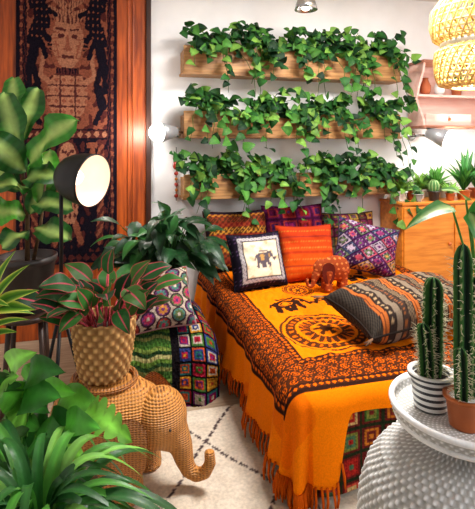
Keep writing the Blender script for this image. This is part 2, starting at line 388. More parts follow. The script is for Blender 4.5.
def bedcol(u,v):
    dl=u+.165; df=v+.035; dr=(XB-X0)+.165-u; dd=min(dl,df,dr)
    along=v if dd==dl or dd==dr else u
    if dd<-.010: return OR if noise.noise(V((u*3,v*3,0)))>-.2 else mixc(OR,OR2,.7)
    if dd<.010: return INK
    if dd<BW:
        if dd>BW-.010 or abs(dd-.036)<.005 or abs(dd-BW+.036)<.005: return INK
        if dd<.036 or dd>BW-.036:
            return OR2 if abs(((along*34)%1)-.5)+abs((dd-(.023 if dd<.1 else BW-.023))*30)<.36 else INK2
        a=along*17; row=(dd-.041)/((BW-.082)/3); ri=int(row); q=(a+.5*(ri%2))%1-.5; w=row-ri-.5
        r=math.hypot(q*.95+.25*w,w*1.0)
        if r<.10: return OR2
        if r<.22: return INK
        if r<.28: return OR2
        if r<.44: return INK2
        return INK2 if noise.noise(V((u*110,v*110,1)))>-.18 else mixc(OR2,INK,.3)
    for mx,my,mr in MAND:
        r=math.hypot(u-mx,v-my)/mr
        if r<1:
            th=math.atan2(v-my,u-mx)
            if r>.94: return FADE
            if r>.87: return OR
            if r>.66:
                return OR2 if abs(((th/(2*PI)*28)%1)-.5)<.2 and .71<r<.81 else FADE
            if r>.59: return OR
            if r>.34: return FADE if abs(((th/(2*PI)*20)%1)-.5)*2 > (r-.34)/.26*.6 else OR2
            if r>.28: return OR
            if r>.14: return FADE if int(th/(2*PI)*12+20)%2 else OR
            return FADE
    for ex,ey,s,fl in ELE:
        if abs(u-ex)<s*1.2 and abs(v-ey)<s:
            k=eleph(u-ex,v-ey,s,fl)
            if k==1: return INK
            if k==2: return OR
    return OR if noise.noise(V((u*4,v*4,0)))>-.25 else mixc(OR,OR2,.5)
def drop(o,Rr=.085,fl=.04):
    if o<Rr*PI/2: th=o/Rr; return Rr*sin(th),Rr*(1-cos(th))
    e=o-Rr*PI/2; return Rr+e*fl,Rr+e*.995
DB=.15
def dfront(u):
    if u<.08: return DF
    k=min(1,(u-.08)/.10); k=k*k*(3-2*k); return DF+(DB-DF)*k
WB=XB-X0
def bedpos(u,v,lift=0):
    a=max(0,-u); ar=max(0,u-WB); b=max(0,-v)*dfront(u)/DF if v<0 else 0
    x=X0+max(0,min(u,WB)); y=Y0+max(0,v); z=ZT
    aa=a if a>0 else ar; sg=-1 if a>0 else 1
    if aa>0 or b>0:
        o=(aa**3+b**3)**(1/3); o=min(o,.43); out,dn=drop(o); th=math.atan2(b,aa)
        if aa>0 and b>0: out*=1+.15*sin(2*th)**2
        k=min(1,dn/.35)
        if b==0: out+=k*(.026*sin(v*17+1.3*sin(v*5))+.014*sin(v*37+u*5))
        elif aa==0: out+=k*.022*sin(u*19)
        else: out+=k*.026*sin(th*8)
        x+=sg*out*cos(th); y-=out*sin(th); z-=dn
    else:
        e=min(1,min(max(u,0),max(v,0),WB-u)*9)
        z+=e*(.014*noise.noise(V((u*4,v*4,2)))+.014*noise.noise(V((u*9+v*5,v*5-u*3,5)))+.012*abs(noise.noise(V((u*20-v*8,v*9+u*6,8)))))
    return V((x,y,z+lift))
NU,NV=400,450; LV=YB-Y0
uu=lambda s:-DL+s*(WB+DL+DR); vv=lambda s:-DF+s*(LV+DF)
def beff(u,v): return v if v>=0 else v*dfront(u)/DF
g=G(); g.grid(NU,NV,lambda a,b:bedpos(uu(a),vv(b)),lambda a,b:bedcol(uu(a),beff(uu(a),vv(b))))
bs=mk('bedspread',g,M_fab,base=(1.5,2.8,.46),label='orange printed cotton bedspread with black mandalas and elephants on the bed',cat='bedspread')
g=G(); FRC=C(190,80,4)
def strand(u,v,outd):
    p=bedpos(u,v); L=R.uniform(.07,.09)
    L=min(L,max(.01,p.z-.014)); e=p+V((R.uniform(-.009,.009),R.uniform(-.009,.009),-L))+outd*.012
    g.tube([p+V((0,0,.012))+outd*.004,(p+e)/2+outd*.010,e],[.005,.006,.004],5,c=FRC)
s=LV
while s>-DF: strand(-DL,s,V((-1,0,0))); s-=.021
s=-DL
while s<.12: strand(s,-DF,V((0,-1,0))); s+=.022
mk('fringe',g,M_fab,bs)
# crochet patterns
def granny(u,v,size,pal,edge,seed=0,joint=None):
    i=math.floor(u/size); j=math.floor(v/size); x=u/size-i-.5; y=v/size-j-.5
    r=max(abs(x),abs(y))*2; k=int(r*4.6)
    rr=random.Random(i*131+j*977+seed*17)
    cs=[rr.choice(pal) for _ in range(4)]
    if k>=4 or r>.9: return edge
    c=cs[min(k,3)]
    if joint and k==3: c=joint
    if abs(((x*14)%1)-.5)<.12 and abs(((y*14)%1)-.5)<.3: c=scl(c,.45)
    return c
PALF=[C(160,36,30),C(60,96,40),C(190,110,36),C(110,40,34),C(120,126,54),C(190,70,56),C(70,104,74),C(206,170,110)]
g=G(); YF=Y0-.03
def gp(a,b):
    x=.80+1.43*a; s=b*.54
    if s<.12: return V((x,YF+.12-s,.4425-.02*max(0,s-.06)/.06))
    e=s-.12; r=.02
    if e<r*PI/2: th=e/r; return V((x,YF-r*sin(th),.4225-r*(1-cos(th))))
    e2=e-r*PI/2; return V((x,YF-r-.014*sin(x*16)*min(1,e2*4)-.04*e2,.4225-r-e2*.95))
g.grid(250,108,gp,lambda a,b:granny(a*1.43,b*.54+.03,.105,PALF,C(34,42,24),3,C(96,30,28)))
mk('crochet_blanket',g,M_knit,base=(1.5,1.83,.44),label='granny-square crochet blanket in green and red hanging at the bed foot',cat='blanket')
# ---------------------------------------------------------------- pillows
def pillow(label,cen,w,h,th,yaw,lean,cf,pipe=(.02,.01,.01),mat=None,n=46,roll=0,tassel=None,name='pillow',zmin=.455,pw=.006,nu=None):
    M=Matrix.Rotation(yaw,4,'Z')@Matrix.Rotation(PI/2-lean,4,'X')@Matrix.Rotation(roll,4,'Z')
    sd=R.uniform(0,50)
    def pos(u,v,s):
        e=max(0,(1-u**4)*(1-v**4))**.5
        x=w/2*u*(1-.08*(1-v*v)*u*u); y=h/2*v*(1-.08*(1-u*u)*v*v)
        z=s*th/2*e*(1+.2*noise.noise(V((u*2+sd,v*2,s)))+.06*noise.noise(V((u*6+sd,v*6,s))))
        return V((x,y,z))
    g=G()
    for s in (1,-1):
        g.grid(nu or n,n,lambda a,b:M@pos((2*a-1)*s,2*b-1,s),lambda a,b:cf(a if s>0 else 1-a,b))
    zl=min(v.z for v in g.v); c=V(cen); c.z=zmin-zl+.004
    for i in range(len(g.v)): g.v[i]=g.v[i]+c
    o=mk(name,g,mat or M_fab,base=c+V((0,0,zl)),label=label,cat='pillow',group='pillows on the bed' if zmin>.45 else None)
    pts=[]
    for a,b,c2,d in ((-1,-1,1,-1),(1,-1,1,1),(1,1,-1,1),(-1,1,-1,-1)):
        for k in range(12): s=k/12; pts.append(M@pos(a+(c2-a)*s,b+(d-b)*s,1)+c)
    pts.append(pts[0]); mk('piping',G().tube(pts,pw,6,c=pipe,cap=False),M_fab,o)
    if tassel:
        for a,b in ((-1,-1),(1,-1),(1,1),(-1,1)):
            p=M@pos(a,b,1)+c; d=(p-c).normalized(); gg=G()
            for q in range(7): gg.tube([p,p+d*.02+V((R.uniform(-.01,.01),R.uniform(-.01,.01),0)),p+d*.05+V((R.uniform(-.02,.02),R.uniform(-.02,.02),-.004))],.003,4,c=tassel)
            mk('tassel',gg,M_fab,o)
    return o
GOLD=C(190,126,44);MAR=C(120,24,28);PUR=C(96,26,70);CRM=C(228,214,186);NAVY=C(30,24,38)
def kilim(a,b):
    x=abs(a-.5); k=(x*12+b*10)%1; q=(b*10-x*12)%1
    if b<.06 or b>.94 or x>.46: return NAVY
    if abs(k-.5)<.11 or abs(q-.5)<.11: return GOLD if int(b*10)%3==0 else C(140,56,32)
    return C(104,26,24) if int((b*10))%2 else C(70,44,26)
def purple(a,b):
    return granny(a*.5,b*.5,.125,[PUR,MAR,C(130,30,80),C(150,44,40),C(60,30,80)],C(60,14,46),5)
def greenp(a,b):
    return granny(a*.45,b*.45,.075,[C(80,90,50),C(120,50,90),C(180,130,60),C(110,40,60)],C(60,30,34),8)
def elepil(a,b):
    x=a-.5;y=b-.5; m=max(abs(x),abs(y))
    if m>.40:
        q=abs((((x+y)*14)%1)-.5)+abs((((x-y)*14)%1)-.5)
        return C(96,70,110) if q<.2 else NAVY
    if m>.335:
        return C(176,170,170) if (int(a*40)+int(b*40))%3 else C(120,112,120)
    if m>.315: return NAVY
    k=eleph(x-.0,y-.02,.26)
    if k==1: return C(88,80,88)
    if k==2: return C(180,140,80)
    return CRM if noise.noise(V((a*9,b*9,0)))>-.3 else C(206,184,150)
def orangep(a,b):
    q=b; bc=mixc(C(206,78,18),C(176,52,20),max(0,min(1,(b-.3)*2)))
    for lo,hi,c in ((.0,.05,C(150,44,20)),(.12,.135,GOLD),(.2,.22,GOLD),(.25,.28,C(110,30,36)),(.36,.375,C(220,140,60)),(.46,.52,C(150,36,20)),(.56,.575,C(220,140,60)),(.66,.675,GOLD),(.74,.77,C(110,30,36)),(.86,.875,GOLD)):
        if lo<=q<hi: return mixc(bc,c,.65) if not (hi-lo<.03 and int(a*40)%2) else bc
    return bc
def mauve(a,b):
    x=(a-.5)*.46; y=(b-.5)*.38; p=(x*1.0+y*1.25)/.135; q=(x*1.0-y*1.25)/.135
    fp=abs(p-math.floor(p)-.5); fq=abs(q-math.floor(q)-.5); r=max(fp,fq)*2
    rr=random.Random(int(math.floor(p))*31+int(math.floor(q))*7+2); P_=[C(96,40,100),C(168,150,168),C(66,30,80),C(130,50,96),C(168,70,90),C(90,104,70),C(56,70,100),C(180,130,70)]; cs=[rr.choice(P_) for _ in range(3)]
    if r>.9: return C(40,26,48)
    if r>.72: return cs[2]
    if r>.5: return C(44,28,54) if int((p+q)*8)%3 else C(150,138,150)
    if r>.22: return cs[1]
    return cs[0]
def bolst(a,b):
    a2=a+.05*(b-.5); x=a2*19; k=math.floor(x); f=x-k
    if a<.07 or a>.93: return C(70,62,54) if (int(a*140)+int(b*30))%2 else C(36,30,28)
    base=(C(80,66,54),C(172,92,42),C(48,38,34),C(122,106,90),C(62,48,42))[k%5]
    if f<.12: return C(34,26,22)
    if k%5==2: return C(158,130,98) if abs(((b*14)%1)-.5)+abs(f-.5)<.3 else base
    if k%5==0: return C(136,110,84) if abs(((b*20+f*2)%1)-.5)<.16 else base
    if k%5==4: return C(144,84,44) if abs(((b*24)%1)-.5)<.2 and .35<f<.7 else base
    if k%5==1 and .42<f<.58: return C(90,44,28)
    return base
pillow('brown and gold kilim pillow against the wall, leftmost of back row',(.98,3.66,0),.54,.48,.18,.05,.28,kilim,C(50,20,14))
pillow('dark purple crochet pillow in the middle of the back row',(1.47,3.66,0),.54,.51,.19,0,.28,purple,C(70,18,50),M_knit)
pillow('green and purple patchwork pillow, rightmost of back row',(1.96,3.66,0),.50,.43,.16,-.05,.3,greenp,C(50,40,30),M_knit)
pillow('navy-bordered cream pillow with a grey elephant picture',(.995,3.18,0),.41,.39,.19,.16,.40,elepil,C(20,18,26))
pillow('rust-orange banded pillow behind the small plush elephant',(1.39,3.24,0),.43,.42,.19,-.1,.38,orangep,C(130,36,20))
pillow('purple multicoloured diamond-patterned pillow at right front',(1.86,3.20,0),.47,.38,.19,-.22,.42,mauve,C(60,44,64),M_knit,roll=-.24,n=64)
pillow('long tasselled striped lumbar pillow lying across the bedspread',(1.54,2.21,0),.82,.39,.23,.17,1.36,bolst,C(40,32,28),tassel=C(120,90,70),n=60,nu=130)
# elephants
def elephant_geo(sx,sy,sz,M,legr=.06):
    body=G(); T=lambda x,y,z:V((x*sx,y*sy,z*sz))
    body.ball(T(-.06,0,.30),(.25*sx,.205*sy,.165*sz),30)
    body.ball(T(-.13,0,.275),(.20*sx,.20*sy,.175*sz),24)
    body.ball(T(.06,0,.30),(.16*sx,.165*sy,.14*sz),24)
    for lx,ly in ((.085,.105),(.085,-.105),(-.20,.105),(-.20,-.105)):
        body.tube([T(lx,ly,.0),T(lx,ly,.03),T(lx,ly,.12),T(lx*.95,ly*.95,.27)],[legr*1.18*sx,legr*1.1*sx,legr*1.0*sx,legr*1.35*sx],16)
    head=G(); head.ball(T(.195,0,.30),(.125*sx,.135*sy,.13*sz),24); head.ball(T(.24,0,.25),(.085*sx,.085*sy,.09*sz),20)
    tp=[(.265,.235),(.30,.175),(.314,.12),(.335,.075),(.372,.058),(.412,.075),(.435,.12),(.43,.175)]
    head.tube([T(a,0,b) for a,b in tp],[r*sx for r in (.070,.053,.043,.036,.031,.029,.027,.024)],16)
    body=remesh(body,.010*sx,4); head=remesh(head,.010*sx,4)
    def ear(sgn):
        g=G()
        def fn(u,v):
            a=2*PI*u; r=v
            x=.105+.11*r*cos(a)*(1+.15*sin(a)); z=.27+.15*r*sin(a)-.03*r
            return T(x,sgn*(.168+.05*(1-(x-.02)/.18)+.014*cos(3*a)*r*r),z)
        g.grid(28,8,fn,closeu=True); n0=len(g.v)
        g.add([p+V((0,sgn*.014*sy,0)) for p in g.v[:n0]],g.f[:]); return g
    ears=[ear(1),ear(-1)]
    tail=G().tube([T(-.29,0,.33),T(-.325,0,.26),T(-.32,0,.18)],[.014*sx,.011*sx,.016*sx],8)
    for q in [body,head,tail]+ears: q.v=[M@p for p in q.v]
    return body,head,ears,tail
base=V((1.45,2.95,.476)); Mx=Matrix.Translation(base)@Matrix.Rotation(PI+.05,4,'Z')
b_,h_,e_,tl_=elephant_geo(.42,.22,.48,Mx)
def plc(q,c1,c2):
    for i,p in enumerate(q.v):
        p=V(p); k=abs(((p.x*26+p.z*8)%1)-.5)+abs(((p.z*30)%1)-.5)
        q.c[i]=c2 if k<.26 else c1
    return q
t=thing('plush_elephant','small patterned rust plush elephant in front of the orange pillow','toy elephant',base)
for nm,q in (('body',b_),('head',h_),('tail',tl_)): mk(nm,plc(q,C(142,62,30),C(206,122,64)),M_fab,t)
for q in e_: mk('ear',plc(q,C(90,32,22),C(90,32,22)),M_fab,t,label='darker brown ear')
# ---------------------------------------------------------------- bench with blankets
bx0,bx1,by0,by1=-.02,.56,2.66,3.30; zs_=.385
t=thing('bench','low cushioned bench under crochet blankets beside the bed','bench',((bx0+bx1)/2,3,0))
mk('seat',G().box(bx0,bx1,by0,by1,.13,zs_,.12,seg=8),M_tan,t)
for lx in (bx0+.10,bx1-.10):
    for ly in (by0+.12,by1-.12): mk('leg',G().box(lx-.02,lx+.02,ly-.02,ly+.02,0,.16,.004),M_dark,t)
def drape(x0,x1,yf,yb,zt,dr,nx,nt,cf,wob=.012,rr=.08,soft=(0,0)):
    g=G(); L=yb-yf+dr
    def fn(a,b):
        s=b*L; x=x0+(x1-x0)*a; sd=0
        if soft[1] and a>.5: sd=soft[1]*((a-.5)/.5)**2
        if soft[0] and a<.3: sd=soft[0]*((.3-a)/.3)**2
        lump=.012*noise.noise(V((x*9,s*7,1)))+.006*noise.noise(V((x*70,s*70,2)))
        if s<yb-yf-rr: return V((x,yb-s,zt-sd+lump))
        o=s-(yb-yf-rr); out,dn=drop(o,rr,.04); out-=sd*.5
        return V((x,yf+rr-out-wob*sin(x*26+dn*4)*min(1,dn*3)-.012*noise.noise(V((x*11,dn*9,4)))-.007*noise.noise(V((x*70,s*70,6))),zt-dn-sd*max(0,1-dn*3)+lump*max(0,1-dn*5)-.02*sin(x*13)*min(1,dn*3)))
    g.grid(nx,nt,fn,lambda a,b:cf(a*(x1-x0),b*L)); return g
PB=[C(160,30,60),C(176,124,36),C(38,98,98),C(170,68,34),C(104,34,94),C(66,104,46),C(180,168,152),C(46,58,112),C(130,28,36)]
g=drape(.36,.61,2.62,3.25,zs_+.018,.35,90,200,lambda u,v:granny(u,v,.08,PB,C(15,12,16),21),rr=.18,soft=(0,.10))
bl=mk('crochet_blanket',g,M_knit,base=(.46,2.9,.39),label='black-edged multicoloured granny-square blanket hanging over the bench front',cat='blanket')
g2=G(); nn_=len(g.v)
for i in range(0,91,2):
    p=V(g.v[nn_-91+i]); g2.tube([p+V((0,-.002,.004)),p+V((R.uniform(-.006,.006),-.006,-.055))],[.0035,.0022],4,c=R.choice((C(220,90,130),CRM,C(200,50,90),C(150,30,70))))
mk('fringe',g2,M_knit,bl)
def chev(u,v):
    s=v*1.0+.010*sin(u*46)+.004*sin(u*17)
    if u>.375: return C(18,14,18)
    k=int(s*46)%8; c=(C(62,100,40),C(108,128,58),C(32,56,30),C(160,154,100),C(86,116,46),C(42,70,38),C(118,122,68),C(54,86,38))[k]
    if abs(((u*46+.5*(int(s*46)%2))%1)-.5)<.13: c=scl(c,.5)
    return c
g=drape(-.05,.37,2.585,3.15,zs_+.030,.36,150,220,chev,.018,.19,soft=(.06,.016))
mk('crochet_blanket',g,M_knit,base=(.15,2.9,.4),label='green wavy-striped crochet blanket hanging over the bench front',cat='blanket')
def hexp(a,b):
    x=(a-.5)*4.4; y=(b-.5)*4.2; i=round(x); j=round(y-.5*(i%2)); r=math.hypot(x-i,y-.5*(i%2)-j); th=math.atan2(y-.5*(i%2)-j,x-i); rr=random.Random(i*7+j*31+5)
    P_=[C(176,56,90),C(190,126,60),C(74,120,112),C(206,190,176),C(150,56,48),C(100,50,100),C(96,110,70)]; cs=[rr.choice(P_) for _ in range(3)]
    if r<.12: return cs[0]
    if r<.40: return cs[1] if r<.22+.12*abs(cos(th*4)) else cs[2]
    return C(52,34,46) if r<.5 else C(178,160,146)
pillow('floral round-motif crochet cushion in muted pink and cream on the bench',(.27,2.75,0),.38,.34,.19,.05,.58,hexp,C(150,110,110),M_knit,zmin=zs_+.016,name='cushion',n=90,roll=.06)
# ---------------------------------------------------------------- peace lily on the bench
b=V((.36,3.13,zs_+.040)); t=thing('peace_lily','bushy dark green peace lily in a dark pot on the bench','plant',b)
pot(t,b,.1,.22,M_dpot)
gl=G(); gs=G(); top=b+V((0,0,.20))
for i in range(120):
    a=R.uniform(0,2*PI); el=R.uniform(.22,1.5); L=R.uniform(.2,.45)
    d=V((cos(a)*cos(el)*.85,sin(a)*cos(el)*.65-.10,sin(el)))
    st=top+V((cos(a)*.04,sin(a)*.04,0)); kk=st+d*L*R.uniform(.7,1.0)
    if kk.y>3.5: kk.y=3.5
    gs.tube([st,(st+kk)/2+V((0,0,.03)),kk],.0032,5,c=C(50,90,36))
    dd=V((d.x+R.uniform(-.3,.3),d.y*.8-.18+R.uniform(-.3,.3),R.uniform(-.75,.3))).normalized(); LL=R.uniform(.15,.23); tip=kk+dd*LL; tip.y=min(tip.y,3.6)
    cc=R.choice((GR3,GR3,C(26,66,32),C(50,104,46),C(22,58,28)))
    leaf(gl,kk,tip,UP+CAMV*.5+V((R.uniform(-.4,.4),R.uniform(-.4,.4),0)),R.uniform(.06,.095),.13,'lance',cc,scl(cc,1.4),rows=7)
mk('stem',gs,M_stem,t); mk('foliage',gl,M_leaf,t)
# ---------------------------------------------------------------- fiddle leaf fig on a stand
sx,sy=-.44,2.82
t=thing('plant_stand','dark wooden plant stand under the fiddle-leaf fig','stand',(sx,sy,0))
mk('top',G().lathe([(.16,.515),(.17,.52),(.17,.54),(.16,.545)],(sx,sy,0),36),M_dark,t)
for i in range(4):
    a=PI/4+i*PI/2; mk('leg',G().tube([(sx+.15*cos(a),sy+.15*sin(a),0),(sx+.11*cos(a),sy+.11*sin(a),.516)],.014,10),M_dark,t)
b=V((sx,sy,.546)); t=thing('fiddle_leaf_fig','fiddle-leaf fig with broad glossy leaves in dark pot on stand','plant',b)
pot(t,b,.15,.30,M_dpot,.75)
gs=G(); gl=G(); top=b+V((0,0,.26))
trunk=[top,top+V((.0,0,.25)),top+V((-.03,.0,.55)),top+V((-.05,-.02,.80))]
gs.tube(trunk,[.014,.012,.010,.007],8,c=C(90,66,44)); gs.tube([top+V((.03,0,0)),top+V((.07,-.02,.2)),top+V((.10,-.05,.45))],[.011,.009,.006],8,c=C(90,66,44))
mk('trunk',gs,M_stem,t)
d=2.6
for (bx,by,tx,ty,w,dz) in ((30,168,76,120,.24,-.16),(22,150,4,92,.21,0),(20,135,-18,104,.2,.05),(26,172,-14,136,.22,-.1),(30,190,-6,186,.21,-.15),(34,205,72,208,.18,-.12),(30,215,64,162,.2,.1),(34,228,72,240,.17,-.1),(26,215,-14,214,.2,-.1),(28,232,2,248,.17,-.15),(40,205,50,150,.18,.12),(22,140,38,88,.18,.1),(18,120,14,78,.16,.1),(20,190,-20,160,.21,.1),(24,180,56,176,.19,-.05)):
    cc=R.choice((C(48,118,34),C(34,92,28),C(72,144,44),C(30,80,28)))
    lpx(gl,(bx,by,d),(tx,ty,d+dz),w,arch=.10,shape='fid',c=cc,cm=C(170,200,110),rows=18,fold=.22,wave=.12,jit=.15,vein=.42)
mk('foliage',gl,M_leaf,t)
# ---------------------------------------------------------------- black floor lamp
P=PD(64,182,2.34); fx,fy=P.x,P.y
t=thing('floor_lamp','black bell-shaped floor lamp with lit opening beside the fig','lamp',(fx,fy,0))
ax=(CAMR*.93+CAMV*.38+V((0,0,-.14))).normalized(); c0=PD(80,178,2.34)
Mx=Matrix.Translation(c0)@ax.to_track_quat('Z','Y').to_matrix().to_4x4()
sh=mk('shade',G().lathe([(.012,-.125),(.04,-.12),(.07,-.104),(.096,-.075),(.114,-.035),(.125,.015),(.130,.07),(.131,.085),(.126,.085)],n=44,M=Mx,cap=False),M_black,t)
mk('lining',G().lathe([(.126,.083),(.120,.015),(.108,-.035),(.088,-.072),(.06,-.096),(.001,-.104)],n=44,M=Mx,cap=False),M_lining,sh,label='warm white lining of the shade')
mk('bulb',G().ball(c0-ax*.03,.040,20),memit('soft lamp bulb',(1,.90,.78),2.2),t)
mk('pole',G().tube([(fx-.015,fy+.02,.60),(fx-.015,fy+.02,P.z-.06),(c0-ax*.122)],.010,10),M_black,t)
for i in range(3):
    a=.4+i*2*PI/3; mk('leg',G().tube([(fx-.015+.17*cos(a),fy+.17*sin(a)-.03,.0),(fx-.015,fy+.02,.66)],.009,8),M_black,t)
mk('collar',G().lathe([(.02,.60),(.024,.62),(.024,.67),(.018,.69)],(fx-.015,fy+.02,0),16),M_black,t)
L=bpy.data.lights.new('bulb_light','POINT'); L.energy=.55; L.shadow_soft_size=.04; L.color=(1,.86,.76)
lo=bpy.data.objects.new('bulb_light',L); col.objects.link(lo); lo.parent=t; lo.location=(c0+ax*.045)-V((fx,fy,0))
# ---------------------------------------------------------------- rug
def rugc(u,v):
    x=u*2.1-.55; y=.55+v*2.0
    xx=x+.02*noise.noise(V((x*4,y*4,0))); yy=y+.02*noise.noise(V((x*4,y*4,7)))
    a=(xx*1.25+yy*.85)/.62; b=(xx*1.25-yy*.85+.12)/.62
    da=abs(a-round(a)); db=abs(b-round(b))
    if min(da,db)<.018 and (int((xx-yy if da<db else xx+yy)*60)%5): return C(80,66,66)
    k=.5+.5*noise.noise(V((x*14,y*14,1))); return mixc(C(206,190,170),C(230,218,200),k)
g=G(); g.grid(230,220,lambda a,b:V((-.55+2.1*a,.55+2.0*b,.010+.002*noise.noise(V((a*90,b*90,0))))),rugc)
mk('rug',g,M_rug,base=(.5,1.55,.0),label='cream shaggy rug with dark diamond lines on the floor',cat='rug')
# ---------------------------------------------------------------- wicker elephant stool
base=PD(120,480,2.06); base.z=.0135
Me=Matrix.Translation(base)@Matrix.Rotation(-A-.20,4,'Z')
b_,h_,e_,tl_=elephant_geo(.93,.97,.93,Me,.066)
t=thing('wicker_elephant_stool','honey wicker elephant stool carrying a basket plant on its back','stool',base)
mk('body',b_,M_cane,t); mk('head',h_,M_cane,t); mk('tail',tl_,M_cane,t)
for q in e_: mk('ear',q,M_cane2,t)
zt_=max(v.z for v in b_.v)-base.z
gs=G(); gs.tube([Me@V((-.072+.135*cos(2*PI*i/44),.125*sin(2*PI*i/44),zt_-.012)) for i in range(45)],.012,8,cap=False); mk('saddle_rim',gs,M_cane2,t)
for s in (1,-1): mk('eye',G().ball(Me@V((.262,s*.094,.285)),.006,10),M_dark,t)
# basket plant
def weave(prof,cen,nth,rows,amp,K,c1,c2):
    L=[0]
    for i in range(1,len(prof)): L.append(L[-1]+math.hypot(prof[i][0]-prof[i-1][0],prof[i][1]-prof[i-1][1]))
    def pf(s):
        s*=L[-1]
        for i in range(1,len(prof)):
            if s<=L[i]+1e-9:
                q=(s-L[i-1])/max(1e-9,L[i]-L[i-1]); return prof[i-1][0]+(prof[i][0]-prof[i-1][0])*q,prof[i-1][1]+(prof[i][1]-prof[i-1][1])*q
        return prof[-1]
    g=G()
    def dsp(u,v):
        row=v*rows/2.0; return sin(2*PI*u*K+PI*math.floor(row))*abs(sin(PI*row))
    def fn(u,v):
        r,z=pf(v); r=max(.001,r+amp*dsp(u,v)); return V((cen[0]+r*cos(2*PI*u),cen[1]+r*sin(2*PI*u),cen[2]+z))
    def cf(u,v): return mixc(c1,c2,max(0,min(1,.25+.75*max(0,dsp(u,v)))))
    g.grid(nth,rows*2,fn,cf,closeu=True); return g
bb=Me@V((-.075,0,.0)); zb=base.z+zt_+.001; b=V((bb.x,bb.y,zb))
t=thing('aglaonema','pink-edged green aglaonema in a tan woven basket on the elephant','plant',b)
mk('basket',weave([(.01,0),(.092,0),(.102,.01),(.120,.10),(.130,.19),(.134,.250),(.126,.257),(.114,.22)],b,140,30,.008,18,C(120,72,36),C(230,184,120)),M_weave,t)
mk('soil',G().lathe([(.001,.215),(.116,.21)],b,28,cap=False),M_soil,t)
gl=G(); gs=G(); top=b+V((0,0,.21))
PK=C(206,64,84)
for i in range(44):
    a=R.uniform(0,2*PI); el=R.uniform(.5,1.5); Ls=R.uniform(.08,.23)
    d=V((cos(a)*cos(el),sin(a)*cos(el)*.8,sin(el))); st=top+V((cos(a)*.05,sin(a)*.05,0)); kk=st+d*Ls
    gs.tube([st,kk],[.004,.003],5,c=C(190,70,80))
    dd=V((d.x*1.1,d.y*.8-.15,R.uniform(-.3,.8))).normalized(); L=R.uniform(.115,.165)
    cc=R.choice((C(28,72,32),C(38,90,40),C(52,106,42),C(22,56,28),C(62,102,42)))
    leaf(gl,kk,kk+dd*L,UP+CAMV*.7+V((R.uniform(-.4,.4),R.uniform(-.4,.4),0)),R.uniform(.075,.10),.12,'ov',cc,C(190,70,90),PK,rows=9,wave=.05,offs=OA,fold=.15)
mk('stem',gs,M_stem,t); mk('foliage',gl,M_leafm,t)
# ---------------------------------------------------------------- left foreground plants
def floorplant(name,label,px,py,d,ptr,pth,mat):
    q=PD(px,py,d); b=V((q.x,q.y,.0135 if q.y>.55 and q.x>-.55 else 0)); t=thing(name,label,'plant',b); pot(t,b,ptr,pth,mat); return t,b
t,b=floorplant('dracaena','yellow-green striped dracaena at the left edge beside the basket plant',-24,310,1.75,.12,.24,M_white)
gl=G(); gs=G(); crown=PD(-16,312,1.75); gs.tube([b+V((0,0,.2)),crown+V((0,0,-.15)),crown],[.016,.013,.011],8,c=C(120,96,60))
for i in range(30):
    a=R.uniform(0,2*PI); el=R.uniform(-.1,1.1); d=V((cos(a)*cos(el),sin(a)*cos(el),sin(el))); L=R.uniform(.14,.2)
    st=crown+V((0,0,R.uniform(-.1,.02))); leaf(gl,st,st+d*L+V((0,0,-.03)),UP+CAMV*.4,.042,.1,'lance',R.choice((C(110,150,40),C(80,130,36),C(140,170,56))),C(60,110,34),C(214,216,100),rows=7)
for tx,ty,w in ((40,290,.05),(30,264,.045),(36,310,.05),(16,250,.045)): lpx(gl,(-8,308,1.75),(tx,ty,1.7),w,arch=.1,shape='lance',c=C(100,150,40),cm=C(60,110,34),ce=C(216,220,100),rows=8)
mk('trunk',gs,M_stem,t); mk('foliage',gl,M_leafm,t)
t,b=floorplant('philodendron','glossy broad-leaved philodendron at lower left before the elephant stool',25,480,1.5,.12,.22,M_terra)
gl=G(); gs=G(); top=b+V((0,0,.2)); d=1.45
for i,(tx,ty,bx,by,w) in enumerate(((132,432,84,412,.12),(106,404,60,400,.11),(66,362,28,380,.11),(36,342,14,375,.10),(88,430,46,428,.13),(-8,352,18,392,.11),(62,388,22,402,.13),(2,400,30,418,.13),(76,384,44,398,.10),(70,450,36,434,.13),(20,366,2,396,.1),(84,452,54,440,.11),(44,352,34,388,.09),(-10,430,20,440,.12),(100,420,66,426,.10),(40,420,8,412,.13),(30,445,0,432,.12),(62,440,26,424,.12),(-6,380,24,400,.12),(50,404,14,396,.12))):
    dd=d+R.uniform(-.08,.10); B=PD(bx,by,dd+.04); gs.tube([top+V((R.uniform(-.03,.03),R.uniform(-.03,.03),0)),(top+B)/2+V((0,0,.05)),B],.004,5,c=C(80,130,50))
    cc=R.choice((C(70,146,44),C(116,182,64),C(50,118,38),C(92,164,52),C(36,94,32)))
    sp=i%5==0
    lpx(gl,(bx,by,dd+.04),(tx,ty,dd-.06),w*.86,arch=.16,shape='split' if sp else 'ov',c=cc,cm=scl(cc,1.7),rows=30 if sp else 14,fold=.18,wave=.06,droop=.14,vein=0 if sp else .2)
mk('stem',gs,M_stem,t); mk('foliage',gl,M_leaf,t)
t,b=floorplant('spider_plant','strap-leaved green plant with long arching leaves in lower left corner',36,500,1.16,.13,.50,M_white)
gl=G(); top=b+V((0,0,.48))
for i in range(96):
    a=R.uniform(0,2*PI); el=R.uniform(.25,1.42); L=R.uniform(.24,.42); d=V((cos(a)*cos(el),sin(a)*cos(el),sin(el)))
    tip=top+V((d.x,d.y,d.z*.92))*L+V((cos(a)*.12,sin(a)*.12,0))
    cc=R.choice((C(80,148,54),C(58,120,44),C(116,174,74),C(44,100,40),C(34,84,34)))
    leaf(gl,top+V((cos(a)*.03,sin(a)*.03,-.01)),tip,UP+V((cos(a),sin(a),0))*-.3+CAMV*.2,R.uniform(.026,.038),.17,'strap',cc,scl(cc,1.3),None,rows=14,fold=.28,droop=R.uniform(.3,.8))
